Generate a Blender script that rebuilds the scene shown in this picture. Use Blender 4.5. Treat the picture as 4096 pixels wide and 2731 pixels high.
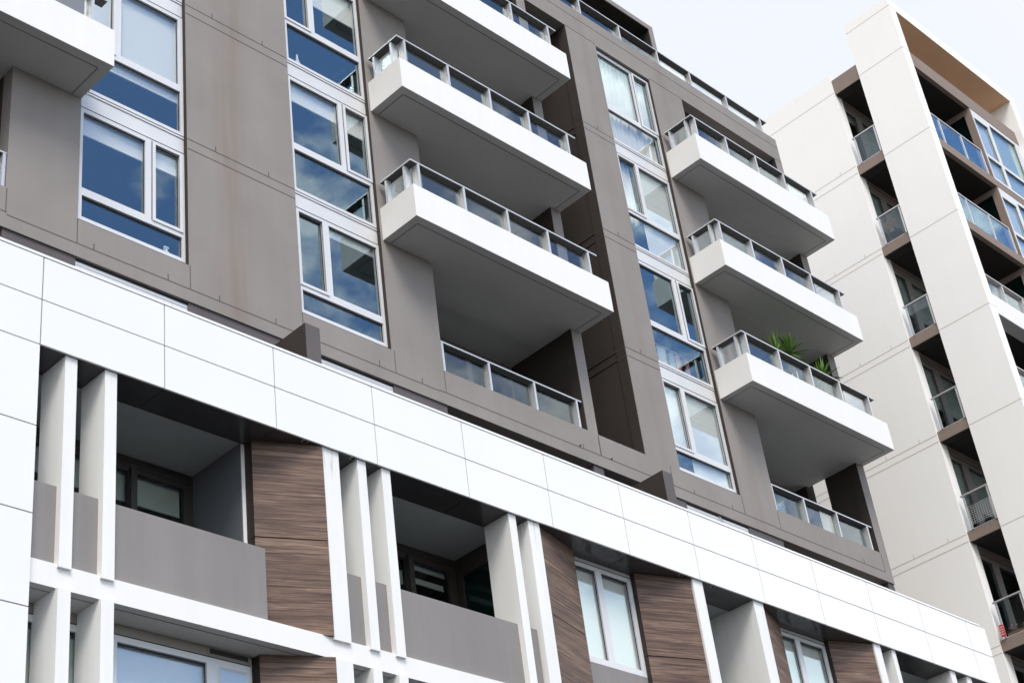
import bpy, math, random
from mathutils import Matrix, Vector
R = math.radians
for o in list(bpy.data.objects): bpy.data.objects.remove(o)
scene = bpy.context.scene
COL = scene.collection

# ------------------------------------------------------------------ camera
cam = bpy.data.cameras.new('camera'); camo = bpy.data.objects.new('camera', cam); COL.objects.link(camo)
RX = Vector((0.707169, -0.69703, -0.118585)); DN = Vector((0.317067, 0.46254, -0.827964)); FW = Vector((0.631966, 0.547911, 0.548099))
m = Matrix.Identity(4)
for i in range(3):
    m[i][0] = RX[i]; m[i][1] = -DN[i]; m[i][2] = -FW[i]
m[0][3], m[1][3], m[2][3] = 0.0, -16.76, 1.6
camo.matrix_world = m
cam.sensor_width = 36; cam.lens = 58.544; cam.clip_start = .1; cam.clip_end = 6000
scene.camera = camo

# ------------------------------------------------------------------ light
SUN_EL, SUN_AZ = R(52), R(-124)        # azimuth measured from +X towards +Y : veiled sun behind the camera
w = bpy.data.worlds.new('World'); scene.world = w; w.use_nodes = True
nt = w.node_tree; nt.nodes.clear(); N = nt.nodes.new; L = nt.links.new
out = N('ShaderNodeOutputWorld'); bg = N('ShaderNodeBackground'); bg.inputs[1].default_value = 0.14
sky = N('ShaderNodeTexSky'); sky.sky_type = 'NISHITA'; sky.sun_disc = False
sky.sun_elevation = SUN_EL; sky.sun_rotation = math.pi/2 - SUN_AZ; sky.air_density = 1.0; sky.dust_density = 0.6; sky.ozone_density = 3.0; sky.altitude = 1500
tc = N('ShaderNodeTexCoord'); mp = N('ShaderNodeMapping'); mp.inputs['Location'].default_value = (8.623884, 1.263317, 0.212545)
mp.inputs['Scale'].default_value = (1, 1, 1.7)
nz = N('ShaderNodeTexNoise'); nz.inputs['Scale'].default_value = 4.2; nz.inputs['Detail'].default_value = 9; nz.inputs['Roughness'].default_value = .58
L(tc.outputs['Generated'], mp.inputs[0]); L(mp.outputs[0], nz.inputs['Vector'])
# cloud bank thickens towards the sun's side of the sky and towards +X
dt = N('ShaderNodeVectorMath'); dt.operation = 'DOT_PRODUCT'; dt.inputs[1].default_value = (0.72, 0.34, -0.16)
L(tc.outputs['Generated'], dt.inputs[0])
dt2 = N('ShaderNodeVectorMath'); dt2.operation = 'DOT_PRODUCT'; dt2.inputs[1].default_value = (-0.60, -0.05, 0.12)
L(tc.outputs['Generated'], dt2.inputs[0])
dm = N('ShaderNodeMath'); dm.operation = 'MAXIMUM'; L(dt.outputs['Value'], dm.inputs[0]); L(dt2.outputs['Value'], dm.inputs[1])
dt3 = N('ShaderNodeVectorMath'); dt3.operation = 'DOT_PRODUCT'; dt3.inputs[1].default_value = (0.60, 1.20, 0.10)   # solid bank beyond the buildings
L(tc.outputs['Generated'], dt3.inputs[0])
dm3 = N('ShaderNodeMath'); dm3.operation = 'MAXIMUM'; L(dm.outputs[0], dm3.inputs[0]); L(dt3.outputs['Value'], dm3.inputs[1])
ad = N('ShaderNodeMath'); ad.operation = 'ADD'; na = N('ShaderNodeMath'); na.operation = 'MULTIPLY_ADD'; na.inputs[1].default_value = 2.3; na.inputs[2].default_value = -.65; L(nz.outputs[0], na.inputs[0])
L(na.outputs[0], ad.inputs[0]); L(dm3.outputs[0], ad.inputs[1])
mr = N('ShaderNodeMapRange'); mr.interpolation_type = 'SMOOTHSTEP'
mr.inputs['From Min'].default_value = .56; mr.inputs['From Max'].default_value = .80
mr.inputs['To Max'].default_value = .93
L(ad.outputs[0], mr.inputs[0])
mx = N('ShaderNodeMix'); mx.data_type = 'RGBA'
# clouds on the veiled sun's side are brighter than those opposite it
ds = N('ShaderNodeVectorMath'); ds.operation = 'DOT_PRODUCT'; ds.inputs[1].default_value = (0.15, -0.95, 0.28); L(tc.outputs['Generated'], ds.inputs[0])
mb = N('ShaderNodeMapRange'); mb.interpolation_type = 'SMOOTHSTEP'; mb.inputs['From Min'].default_value = 0.0; mb.inputs['From Max'].default_value = .8; L(ds.outputs['Value'], mb.inputs[0])
cc = N('ShaderNodeMix'); cc.data_type = 'RGBA'; cc.inputs['A'].default_value = (3.40, 3.50, 3.70, 1); cc.inputs['B'].default_value = (7.0, 6.85, 6.6, 1); L(mb.outputs[0], cc.inputs['Factor']); L(cc.outputs['Result'], mx.inputs['B'])
L(mr.outputs[0], mx.inputs['Factor']); L(sky.outputs[0], mx.inputs['A']); L(mx.outputs['Result'], bg.inputs[0]); L(bg.outputs[0], out.inputs[0])
sl = bpy.data.lights.new('sun', 'SUN'); sl.energy = 1.5; sl.angle = R(24); sl.color = (1, .94, .85)
so = bpy.data.objects.new('sun', sl); COL.objects.link(so); so.location = (40, 60, 90)
sd = Vector((math.cos(SUN_EL)*math.cos(SUN_AZ), math.cos(SUN_EL)*math.sin(SUN_AZ), math.sin(SUN_EL)))
so.rotation_euler = sd.to_track_quat('Z', 'Y').to_euler()
scene.view_settings.view_transform = 'Standard'; scene.view_settings.look = 'None'
scene.view_settings.exposure = 1.0; scene.view_settings.gamma = 1
scene.cycles.max_bounces = 8; scene.cycles.diffuse_bounces = 5; scene.cycles.transparent_max_bounces = 20; scene.cycles.glossy_bounces = 4; scene.cycles.caustics_reflective = False; scene.cycles.caustics_refractive = False

# ------------------------------------------------------------------ materials
def newmat(name):
    mt = bpy.data.materials.new(name); mt.use_nodes = True
    t = mt.node_tree; b = t.nodes['Principled BSDF']
    return mt, t, b
def plain(name, col, rough=.6, metal=0, spec=.5, var=.06, scale=1.5, bump=0, bscale=120):
    mt, t, b = newmat(name)
    b.inputs['Roughness'].default_value = rough; b.inputs['Metallic'].default_value = metal; b.inputs['Specular IOR Level'].default_value = spec
    g = t.nodes.new('ShaderNodeNewGeometry'); n = t.nodes.new('ShaderNodeTexNoise'); n.inputs['Scale'].default_value = scale; n.inputs['Detail'].default_value = 6
    t.links.new(g.outputs['Position'], n.inputs['Vector'])
    r = t.nodes.new('ShaderNodeMapRange'); r.inputs['From Min'].default_value = .3; r.inputs['From Max'].default_value = .7
    r.inputs['To Min'].default_value = 1-var; r.inputs['To Max'].default_value = 1+var
    t.links.new(n.outputs[0], r.inputs[0])
    v = t.nodes.new('ShaderNodeVectorMath'); v.operation = 'SCALE'; v.inputs[0].default_value = col
    t.links.new(r.outputs[0], v.inputs['Scale']); t.links.new(v.outputs[0], b.inputs['Base Color'])
    if bump:
        n2 = t.nodes.new('ShaderNodeTexNoise'); n2.inputs['Scale'].default_value = bscale; n2.inputs['Detail'].default_value = 3
        t.links.new(g.outputs['Position'], n2.inputs['Vector'])
        bp = t.nodes.new('ShaderNodeBump'); bp.inputs['Strength'].default_value = bump; bp.inputs['Distance'].default_value = .01
        t.links.new(n2.outputs[0], bp.inputs['Height']); t.links.new(bp.outputs[0], b.inputs['Normal'])
    return mt
def render_mat(name, col, var=.07, streak=.08, stain=None, bump=.25, grain=.05, drip=None):
    """painted render: cloudy patches, fine grain, long vertical rain streaks, optional rust stain at given x"""
    mt, t, b = newmat(name); nd = t.nodes.new; ln = t.links.new
    b.inputs['Roughness'].default_value = .85; b.inputs['Specular IOR Level'].default_value = .25
    g = nd('ShaderNodeNewGeometry')
    def noise(scale, detail, vec=None, rough=.5):
        n = nd('ShaderNodeTexNoise'); n.inputs['Scale'].default_value = scale; n.inputs['Detail'].default_value = detail; n.inputs['Roughness'].default_value = rough
        ln(vec or g.outputs['Position'], n.inputs['Vector']); return n.outputs[0]
    def rng(s, a, bb, lo, hi, smooth=False):
        r = nd('ShaderNodeMapRange'); r.inputs['From Min'].default_value = a; r.inputs['From Max'].default_value = bb
        r.inputs['To Min'].default_value = lo; r.inputs['To Max'].default_value = hi
        if smooth: r.interpolation_type = 'SMOOTHSTEP'
        ln(s, r.inputs[0]); return r.outputs[0]
    def mul(a, c):
        mm = nd('ShaderNodeMath'); mm.operation = 'MULTIPLY'; ln(a, mm.inputs[0]); ln(c, mm.inputs[1]); return mm.outputs[0]
    mpn = nd('ShaderNodeMapping'); mpn.inputs['Scale'].default_value = (5, 5, .22); ln(g.outputs['Position'], mpn.inputs[0])
    f = rng(noise(.9, 5), .3, .7, 1-var, 1+var)
    f = mul(f, rng(noise(60, 2), .3, .7, 1-grain, 1+grain))
    f = mul(f, rng(noise(1.0, 5, mpn.outputs[0], .6), .35, .75, 1+streak*.5, 1-streak))
    v = nd('ShaderNodeVectorMath'); v.operation = 'SCALE'; v.inputs[0].default_value = col; ln(f, v.inputs['Scale'])
    colour = v.outputs[0]
    if stain:
        sx = nd('ShaderNodeSeparateXYZ'); ln(g.outputs['Position'], sx.inputs[0])
        wob = rng(noise(.35, 2), .3, .7, -.12, .12)
        acc = None
        for (x0, wd, amt) in stain:
            a = nd('ShaderNodeMath'); a.operation = 'SUBTRACT'; ln(sx.outputs[0], a.inputs[0]); a.inputs[1].default_value = x0
            a2 = nd('ShaderNodeMath'); a2.operation = 'ADD'; ln(a.outputs[0], a2.inputs[0]); ln(wob, a2.inputs[1])
            a3 = nd('ShaderNodeMath'); a3.operation = 'ABSOLUTE'; ln(a2.outputs[0], a3.inputs[0])
            q = rng(a3.outputs[0], 0, wd, amt, 0, True)
            if acc is None: acc = q
            else:
                s = nd('ShaderNodeMath'); s.operation = 'MAXIMUM'; ln(acc, s.inputs[0]); ln(q, s.inputs[1]); acc = s.outputs[0]
        acc = mul(acc, rng(noise(1.3, 6, mpn.outputs[0], .65), .3, .65, .1, 1))
        mxn = nd('ShaderNodeMix'); mxn.data_type = 'RGBA'; mxn.inputs['B'].default_value = (.21, .15, .105, 1)
        ln(acc, mxn.inputs['Factor']); ln(colour, mxn.inputs['A']); colour = mxn.outputs['Result']
    if drip:
        sx = nd('ShaderNodeSeparateXYZ'); ln(g.outputs['Position'], sx.inputs[0])
        mpd = nd('ShaderNodeMapping'); mpd.inputs['Scale'].default_value = (26, 26, .9); ln(g.outputs['Position'], mpd.inputs[0])
        q = rng(noise(1.0, 4, mpd.outputs[0], .6), .56, .70, 0, .55, True)
        q = mul(q, rng(noise(2.2, 2), .45, .62, 0, 1, True))
        q = mul(q, rng(sx.outputs[2], drip[0], drip[1], 0, 1, True))
        mxd = nd('ShaderNodeMix'); mxd.data_type = 'RGBA'; mxd.inputs['B'].default_value = (.24, .23, .21, 1)
        ln(q, mxd.inputs['Factor']); ln(colour, mxd.inputs['A']); colour = mxd.outputs['Result']
    ln(colour, b.inputs['Base Color'])
    bp = nd('ShaderNodeBump'); bp.inputs['Strength'].default_value = bump; bp.inputs['Distance'].default_value = .006
    ln(noise(90, 3), bp.inputs['Height']); ln(bp.outputs[0], b.inputs['Normal'])
    return mt
def glass(name, tint, f0, gain=1.0, blue=(1, 1, 1)):
    mt = bpy.data.materials.new(name); mt.use_nodes = True; t = mt.node_tree; t.nodes.clear(); nd = t.nodes.new; ln = t.links.new
    o = nd('ShaderNodeOutputMaterial'); mxs = nd('ShaderNodeMixShader'); tr = nd('ShaderNodeBsdfTransparent'); gl = nd('ShaderNodeBsdfGlossy')
    tr.inputs[0].default_value = (*tint, 1); gl.inputs[0].default_value = (*blue, 1); gl.inputs['Roughness'].default_value = 0.0
    lw = nd('ShaderNodeLayerWeight'); lw.inputs[0].default_value = .5
    p = nd('ShaderNodeMath'); p.operation = 'POWER'; ln(lw.outputs['Facing'], p.inputs[0]); p.inputs[1].default_value = 4
    r = nd('ShaderNodeMapRange'); r.inputs['To Min'].default_value = f0; r.inputs['To Max'].default_value = 1; ln(p.outputs[0], r.inputs[0])
    # faint waviness of real panes
    g = nd('ShaderNodeNewGeometry'); n = nd('ShaderNodeTexNoise'); n.inputs['Scale'].default_value = .9; ln(g.outputs['Position'], n.inputs['Vector'])
    bp = nd('ShaderNodeBump'); bp.inputs['Strength'].default_value = .05; bp.inputs['Distance'].default_value = .02; ln(n.outputs[0], bp.inputs['Height']); ln(bp.outputs[0], gl.inputs['Normal'])
    ln(r.outputs[0], mxs.inputs[0]); ln(tr.outputs[0], mxs.inputs[1]); ln(gl.outputs[0], mxs.inputs[2]); ln(mxs.outputs[0], o.inputs[0])
    return mt
def timber(name):
    mt, t, b = newmat(name); nd = t.nodes.new; ln = t.links.new
    b.inputs['Roughness'].default_value = .5; b.inputs['Specular IOR Level'].default_value = .22
    tcn = nd('ShaderNodeTexCoord'); oi = nd('ShaderNodeObjectInfo')
    off = nd('ShaderNodeVectorMath'); off.operation = 'ADD'; ln(tcn.outputs['Object'], off.inputs[0])
    cmb = nd('ShaderNodeCombineXYZ'); ml = nd('ShaderNodeMath'); ml.operation = 'MULTIPLY'; ml.inputs[1].default_value = 37; ln(oi.outputs['Random'], ml.inputs[0]); ln(ml.outputs[0], cmb.inputs[0]); ln(ml.outputs[0], cmb.inputs[2]); ln(cmb.outputs[0], off.inputs[1])
    def nz(sc, scale, det, rough, dist):
        mpn = nd('ShaderNodeMapping'); mpn.inputs['Scale'].default_value = sc; ln(off.outputs[0], mpn.inputs[0])
        n = nd('ShaderNodeTexNoise'); n.inputs['Scale'].default_value = scale; n.inputs['Detail'].default_value = det; n.inputs['Roughness'].default_value = rough; n.inputs['Distortion'].default_value = dist
        ln(mpn.outputs[0], n.inputs['Vector']); return n.outputs[0]
    def ss(v, lo, hi, t0, t1):
        r = nd('ShaderNodeMapRange'); r.interpolation_type = 'SMOOTHSTEP'; r.inputs['From Min'].default_value = lo; r.inputs['From Max'].default_value = hi
        r.inputs['To Min'].default_value = t0; r.inputs['To Max'].default_value = t1; ln(v, r.inputs[0]); return r.outputs[0]
    def mixc(fac, ca, cb):
        mm = nd('ShaderNodeMix'); mm.data_type = 'RGBA'; ln(fac, mm.inputs['Factor'])
        for sck, vv in (('A', ca), ('B', cb)):
            if isinstance(vv, tuple): mm.inputs[sck].default_value = (*vv, 1)
            else: ln(vv, mm.inputs[sck])
        return mm.outputs['Result']
    c = nz((.9, 1, 34), 2.0, 5, .65, .15)
    col = mixc(ss(nz((.22, 1, 3.4), 2.2, 8, .62, .5), .36, .66, 0, 1), (.143, .091, .069), (.300, .200, .144))
    col = mixc(ss(c, .38, .62, .0, .75), col, (.095, .058, .045))
    col = mixc(ss(nz((.34, 1, 12), 2.2, 9, .66, .35), .47, .62, 0, .80), col, (.052, .034, .030))
    col = mixc(ss(nz((.28, 1, 6), 1.7, 9, .65, .6), .57, .70, 0, .7), col, (.40, .275, .20))
    ln(col, b.inputs['Base Color'])
    bp = nd('ShaderNodeBump'); bp.inputs['Strength'].default_value = .12; bp.inputs['Distance'].default_value = .003; ln(c, bp.inputs['Height']); ln(bp.outputs[0], b.inputs['Normal'])
    return mt
def fabric(name, col, trans=.35):
    mt, t, b = newmat(name); b.inputs['Base Color'].default_value = (*col, 1); b.inputs['Roughness'].default_value = .9
    nd = t.nodes.new; ln = t.links.new
    tl = nd('ShaderNodeBsdfTranslucent'); tl.inputs[0].default_value = (*col, 1); mxs = nd('ShaderNodeMixShader'); mxs.inputs[0].default_value = trans
    ln(b.outputs[0], mxs.inputs[1]); ln(tl.outputs[0], mxs.inputs[2]); ln(mxs.outputs[0], t.nodes['Material Output'].inputs[0])
    return mt
M = {}
M['taupe'] = render_mat('taupe_render', (.268, .244, .229), streak=.035, stain=[(13.05, .42, .5), (12.75, .16, .3), (26.2, .3, .32), (23.3, .25, .2)])
M['taupe_joint'] = plain('joint_sealant', (.115, .098, .09), .9)
M['grey_taupe'] = render_mat('grey_taupe_render', (.245, .228, .222), var=.05, streak=.07)
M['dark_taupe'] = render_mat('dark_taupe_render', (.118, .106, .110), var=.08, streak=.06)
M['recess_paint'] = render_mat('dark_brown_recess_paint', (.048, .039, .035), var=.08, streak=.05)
M['white'] = render_mat('white_render', (.81, .80, .785), var=.012, streak=.02, bump=.03, grain=.012)
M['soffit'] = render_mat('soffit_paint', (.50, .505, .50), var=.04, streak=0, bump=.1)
M['recess_shade'] = plain('recess_shade_grey', (.13, .145, .165), .55)
M['recess_ceiling'] = plain('grey_recess_ceiling', (.37, .41, .43), .8)
M['soffit_joint'] = plain('soffit_drip_groove', (.22, .22, .22), .9)
M['panel'] = plain('white_aluminium_panel', (.83, .822, .815), .32, 0, .5, .012, .8)
M['gap'] = plain('panel_gap_shadow_backing', (.018, .022, .05), .8)
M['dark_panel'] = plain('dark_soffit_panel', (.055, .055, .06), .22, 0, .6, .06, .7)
M['alu'] = plain('light_aluminium', (.69, .69, .695), .45, .1, .5, .03, 2)
M['alu_rail'] = plain('rail_aluminium', (.62, .62, .63), .42, .4, .5, .03, 3)
M['rail_shade'] = plain('rail_underside_shade', (.10, .10, .10), .6, .2)  # dark sheets under the rails, painted-in shade of the underside
M['brown_alu'] = plain('bronze_aluminium', (.06, .052, .045), .45, .2, .5, .05, 2)
M['tan_alu'] = plain('warm_grey_aluminium', (.27, .245, .22), .5, .1, .5, .05, 2)
M['glass'] = glass('window_glass', (.985, .995, .99), .12, blue=(.70, .91, 1))
M['rail_glass'] = glass('rail_glass', (.90, .93, .925), .045, blue=(.86, .95, 1))
M['teal_glass'] = glass('teal_tinted_glass', (.30, .42, .42), .07)
M['blind'] = fabric('white_roller_blind', (.94, .93, .90), .06)
M['blind_grey'] = fabric('grey_green_blind', (.62, .67, .61), .1)
M['curtain'] = fabric('cream_curtain', (.93, .89, .83), .08)
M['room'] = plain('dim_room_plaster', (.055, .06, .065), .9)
M['dark'] = plain('dark_interior', (.03, .029, .028), .9)
M['timber'] = timber('walnut_laminate')
M['timber_edge'] = plain('timber_panel_edge', (.022, .014, .011), .7)
M['cream'] = render_mat('cream_render', (.915, .905, .885), var=.012, streak=.012, bump=.03, grain=.012)
M['cream_joint'] = plain('cream_joint', (.60, .52, .46), .9)
M['tower_brown'] = render_mat('tower_brown_render', (.26, .205, .175), var=.06, streak=.04)
M['tan'] = render_mat('tan_soffit', (.80, .54, .34), var=.05, streak=0)
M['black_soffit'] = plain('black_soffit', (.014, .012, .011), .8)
M['ground'] = plain('paving', (.09, .088, .086), .9, 0, .3, .12, .4, .3, 30)
M['yucca'] = plain('yucca_leaf', (.11, .22, .032), .45, 0, .5, .35, 9)
M['bark'] = plain('bark', (.13, .085, .05), .9, 0, .3, .3, 25)
M['pot'] = plain('pot_clay', (.34, .17, .11), .8)
M['wood'] = plain('chair_wood', (.17, .10, .06), .6, 0, .4, .2, 20)
M['chair_seat'] = plain('chair_cushion', (.03, .025, .025), .9)
M['steel'] = plain('zinc', (.45, .45, .45), .4, .7)
M['black'] = plain('black_plastic', (.02, .02, .022), .35)
M['wplastic'] = plain('white_plastic', (.8, .8, .8), .35)
M['pink'] = plain('pink_plastic', (.75, .12, .32), .4)
M['yellow'] = plain('yellow_plastic', (.85, .50, .07), .4)
M['orange'] = plain('orange_plastic', (.75, .22, .05), .4)
M['red'] = plain('red_plastic', (.60, .06, .07), .5)
M['cloth_white'] = fabric('washing_white', (.75, .78, .86), .3)
M['cloth_pink'] = fabric('washing_pink', (.75, .40, .42), .3)
M['cloth_blue'] = fabric('washing_blue', (.25, .35, .60), .3)
M['green_leaf'] = plain('green_leaf', (.05, .12, .03), .6, 0, .4, .3, 12)
M['flower'] = plain('flower_petal', (.80, .30, .42), .7)
M['glass_bottle'] = plain('bottle_cap_teal', (.05, .35, .45), .4)
M['blue_item'] = plain('blue_cloth', (.05, .22, .45), .8)

# ------------------------------------------------------------------ mesh helpers
class MB:
    def __init__(s, *mats): s.v = []; s.f = []; s.mi = []; s.mats = [M[k] for k in mats]
    def quad(s, a, b, c, d, mi=0):
        i = len(s.v); s.v += [tuple(a), tuple(b), tuple(c), tuple(d)]; s.f.append((i, i+1, i+2, i+3)); s.mi.append(mi)
    def poly(s, pts, mi=0):
        i = len(s.v); s.v += [tuple(p) for p in pts]; s.f.append(tuple(range(i, i+len(pts)))); s.mi.append(mi)
    def box(s, x0, x1, y0, y1, z0, z1, mi=0):
        i = len(s.v)
        s.v += [(x0,y0,z0),(x1,y0,z0),(x1,y1,z0),(x0,y1,z0),(x0,y0,z1),(x1,y0,z1),(x1,y1,z1),(x0,y1,z1)]
        for f in ((0,3,2,1),(4,5,6,7),(0,1,5,4),(1,2,6,5),(2,3,7,6),(3,0,4,7)):
            s.f.append(tuple(i+k for k in f)); s.mi.append(mi)
    def prism(s, foot, z0, z1, mi=0):
        n = len(foot); i = len(s.v)
        s.v += [(x, y, z0) for x, y in foot] + [(x, y, z1) for x, y in foot]
        s.f.append(tuple(i+k for k in reversed(range(n)))); s.mi.append(mi); s.f.append(tuple(i+n+k for k in range(n))); s.mi.append(mi)
        for k in range(n):
            l = (k+1) % n; s.f.append((i+k, i+l, i+n+l, i+n+k)); s.mi.append(mi)
    def tube(s, p, q, r0, r1=None, n=8, mi=0):
        r1 = r0 if r1 is None else r1
        p, q = Vector(p), Vector(q); d = (q-p).normalized(); u = d.orthogonal().normalized(); w_ = d.cross(u); i = len(s.v)
        for c, rr in ((p, r0), (q, r1)):
            for k in range(n):
                a = 2*math.pi*k/n; s.v.append(tuple(c + (u*math.cos(a)+w_*math.sin(a))*rr))
        for k in range(n):
            l = (k+1) % n; s.f.append((i+k, i+l, i+n+l, i+n+k)); s.mi.append(mi)
        s.f.append(tuple(i+k for k in reversed(range(n)))); s.mi.append(mi); s.f.append(tuple(i+n+k for k in range(n))); s.mi.append(mi)
    def lathe(s, c, prof, n=14, mi=0):
        i = len(s.v)
        for r, z in prof:
            for k in range(n):
                a = 2*math.pi*k/n; s.v.append((c[0]+r*math.cos(a), c[1]+r*math.sin(a), c[2]+z))
        for j in range(len(prof)-1):
            for k in range(n):
                l = (k+1) % n; s.f.append((i+j*n+k, i+j*n+l, i+(j+1)*n+l, i+(j+1)*n+k)); s.mi.append(mi)
        s.f.append(tuple(i+k for k in reversed(range(n)))); s.mi.append(mi)
        t = i+(len(prof)-1)*n; s.f.append(tuple(t+k for k in range(n))); s.mi.append(mi)
    def sheet(s, x0, x1, z0, z1, holes, y0, y1, mi=0, axis='y'):
        """solid slab between y0 and y1 with rectangular holes; axis 'x' swaps the roles of x and y"""
        def P(x, y, z): return (x, y, z) if axis == 'y' else (y, x, z)
        xs = sorted({x0, x1} | {max(x0, min(x1, v)) for h in holes for v in h[:2]}); zs = sorted({z0, z1} | {max(z0, min(z1, v)) for h in holes for v in h[2:]})
        nx, nz_ = len(xs)-1, len(zs)-1
        solid = [[not any(h[0]-1e-6 <= (xs[i]+xs[i+1])/2 <= h[1]+1e-6 and h[2]-1e-6 <= (zs[j]+zs[j+1])/2 <= h[3]+1e-6 for h in holes) for j in range(nz_)] for i in range(nx)]
        S = lambda i, j: 0 <= i < nx and 0 <= j < nz_ and solid[i][j]
        for i in range(nx):
            for j in range(nz_):
                if not solid[i][j]: continue
                a, b, c, d = xs[i], xs[i+1], zs[j], zs[j+1]
                s.quad(P(a,y0,c), P(b,y0,c), P(b,y0,d), P(a,y0,d), mi); s.quad(P(b,y1,c), P(a,y1,c), P(a,y1,d), P(b,y1,d), mi)
                if not S(i-1, j): s.quad(P(a,y1,c), P(a,y0,c), P(a,y0,d), P(a,y1,d), mi)
                if not S(i+1, j): s.quad(P(b,y0,c), P(b,y1,c), P(b,y1,d), P(b,y0,d), mi)
                if not S(i, j-1): s.quad(P(a,y1,c), P(b,y1,c), P(b,y0,c), P(a,y0,c), mi)
                if not S(i, j+1): s.quad(P(a,y0,d), P(b,y0,d), P(b,y1,d), P(a,y1,d), mi)
    def build(s, name, parent=None, origin=None, label=None):
        me = bpy.data.meshes.new(name)
        vs = s.v if origin is None else [tuple(Vector(v)-Vector(origin)) for v in s.v]
        me.from_pydata(vs, [], s.f)
        for mt in s.mats: me.materials.append(mt)
        me.polygons.foreach_set('material_index', s.mi); me.update()
        o = bpy.data.objects.new(name, me); COL.objects.link(o)
        if parent is not None:
            o.parent = parent; o.matrix_parent_inverse = Matrix.Identity(4)
            base = Vector(parent.get('_o', (0, 0, 0)))
            o.location = (Vector(origin) if origin is not None else Vector((0,0,0))) - base
        elif origin is not None: o.location = origin
        o['_o'] = tuple(origin) if origin is not None else (0., 0., 0.)
        if label: o['label'] = label
        return o
def tag(o, label, cat, group=None, kind=None):
    if label: o['label'] = label
    if cat: o['category'] = cat
    if group: o['group'] = group
    if kind: o['kind'] = kind
    return o
def empty(name, loc, label, cat, group=None):
    o = bpy.data.objects.new(name, None); COL.objects.link(o); o.location = loc; o['_o'] = tuple(loc); o.empty_display_size = .2
    return tag(o, label, cat, group)

# ------------------------------------------------------------------ ground
g = MB('ground'); g.quad((-1500,-1500,0),(1500,-1500,0),(1500,1500,0),(-1500,1500,0)); go = g.build('ground'); go['kind'] = 'structure'

# ------------------------------------------------------------------ shared builders
def window(parent, x0, x1, z0, z1, panes, y=.07, d=.08, mat='alu', gl='glass', blinds=(), joints=(), casements=(), gy=.045, name='window', label=None, axis='y', depth_sign=1):
    """frame (mesh of the part) with pane and blind children. axis 'x': x0,x1 run along y and y is the x of the front"""
    P = (lambda a, b, c, d_, e, f: (a, b, c, d_, e, f)) if axis == 'y' else (lambda a, b, c, d_, e, f: (c, d_, a, b, e, f))
    f = MB(mat, 'gap'); f.sheet(x0, x1, z0, z1, [(a, b, c, e) for a, b, c, e in panes], y, y+d, 0, axis)
    for a, b, c, e in panes:      # inner rebate: a thin dark gasket line round each pane
        for q in ((a, a+.012, c, e), (b-.012, b, c, e), (a+.012, b-.012, c, c+.012), (a+.012, b-.012, e-.02, e)):
            f.box(*P(q[0], q[1], y+gy-.012, y+gy-.002, q[2], q[3]), 1)
    for (ja, jb, jz) in joints: f.box(*P(ja, jb, y-.003, y+.004, jz-.007, jz+.007), 1)
    for a, b, c, e in casements:  # raised sash round an opening pane
        wd = .055
        for q in ((a-wd, a, c-wd, e+wd), (b, b+wd, c-wd, e+wd), (a, b, c-wd, c), (a, b, e, e+wd)): f.box(*P(q[0], q[1], y-.018, y+.01, q[2], q[3]), 0)
        f.box(*P(a-wd-.012, a-wd-.003, y-.004, y+.004, c-wd, e+wd), 1)
    fo = f.build(name, parent, label=label)
    for a, b, c, e in panes:
        p = MB(gl); p.box(*P(a-.003, b+.003, y+gy, y+gy+.008, c-.003, e+.003)); p.build('pane', fo)
    for (a, b, c, e, mt) in blinds:
        p = MB(mt)
        if mt == 'curtain':
            n = max(6, int((b-a)/.03)); pts = [(a+(b-a)*i/n, y+.17+.03*math.sin(i*1.35)+.012*math.sin(i*.53)) for i in range(n+1)]
            pts = pts + [(px, py+.006) for px, py in reversed(pts)]
            for i in range(n):
                q0, q1 = pts[i], pts[i+1]; p.quad((q0[0],q0[1],c),(q1[0],q1[1],c),(q1[0],q1[1],e),(q0[0],q0[1],e))
            p.build('curtain', fo)
        else:
            p.box(*P(a, b, y+d+.03, y+d+.034, c, e)); p.box(*P(a, b, y+d+.022, y+d+.044, c-.02, c+.004)); p.build('blind', fo)
    return fo

# ================================================================== MAIN TAUPE BLOCK
apt = empty('apartment_building', (17, 0, 0), 'grey taupe apartment block with white projecting balconies and tall window strips', 'building')
OPEN = [(5.4, 9.06), (17.45, 21.11), (26.90, 30.68)]
fw = MB('taupe', 'taupe_joint', 'black')
for x, z in ((20.8, 16.62), (21.66, 16.61)): fw.tube((x, .02, z), (x, -.03, z), .014, .014, 8, 2)
ZB, ZP = 16.345, 29.23
holes = [(a, b, 17.05, 28.45) for a, b in OPEN] + [(21.39, 22.74, 17.05, 28.45), (10.22, 12.16, 17.02, 28.4), (14.35, 16.25, 17.02, 28.4), (23.77, 25.68, 17.02, 28.4)]
fw.sheet(3, 30.97, ZB, ZP, holes, 0, .25)
def hj(x0, x1, z): fw.box(x0, x1, -.003, .004, z-.008, z+.008, 1)
def vj(x, z0, z1): fw.box(x-.007, x+.007, -.0035, .003, z0, z1, 1)
for z in (19.35, 19.55, 22.35, 22.55, 25.35, 25.53):
    hj(12.165, 14.345, z); hj(22.745, 23.765, z)
    if z != 19.35: hj(9.07, 10.215, z) if z > 20.2 else None
hj(3, 30.965, 28.93); hj(12.165, 14.345, 28.45); hj(22.745, 23.765, 28.45); hj(25.685, 26.895, 28.45); hj(30.69, 30.965, 28.45)
for a, b, z in ((3, 9.10, 16.62), (9.10, 17.30, 16.575), (17.30, 26.72, 16.59), (26.72, 30.70, 16.575)): hj(a, b, z)
for x in (10.22, 12.18, 14.35, 16.31, 17.45, 21.37, 23.46, 25.70, 26.90, 30.70): vj(x, 16.585, 17.02)
vj(9.08, 16.6, 17.04); vj(21.39, 16.6, 17.04)
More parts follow.
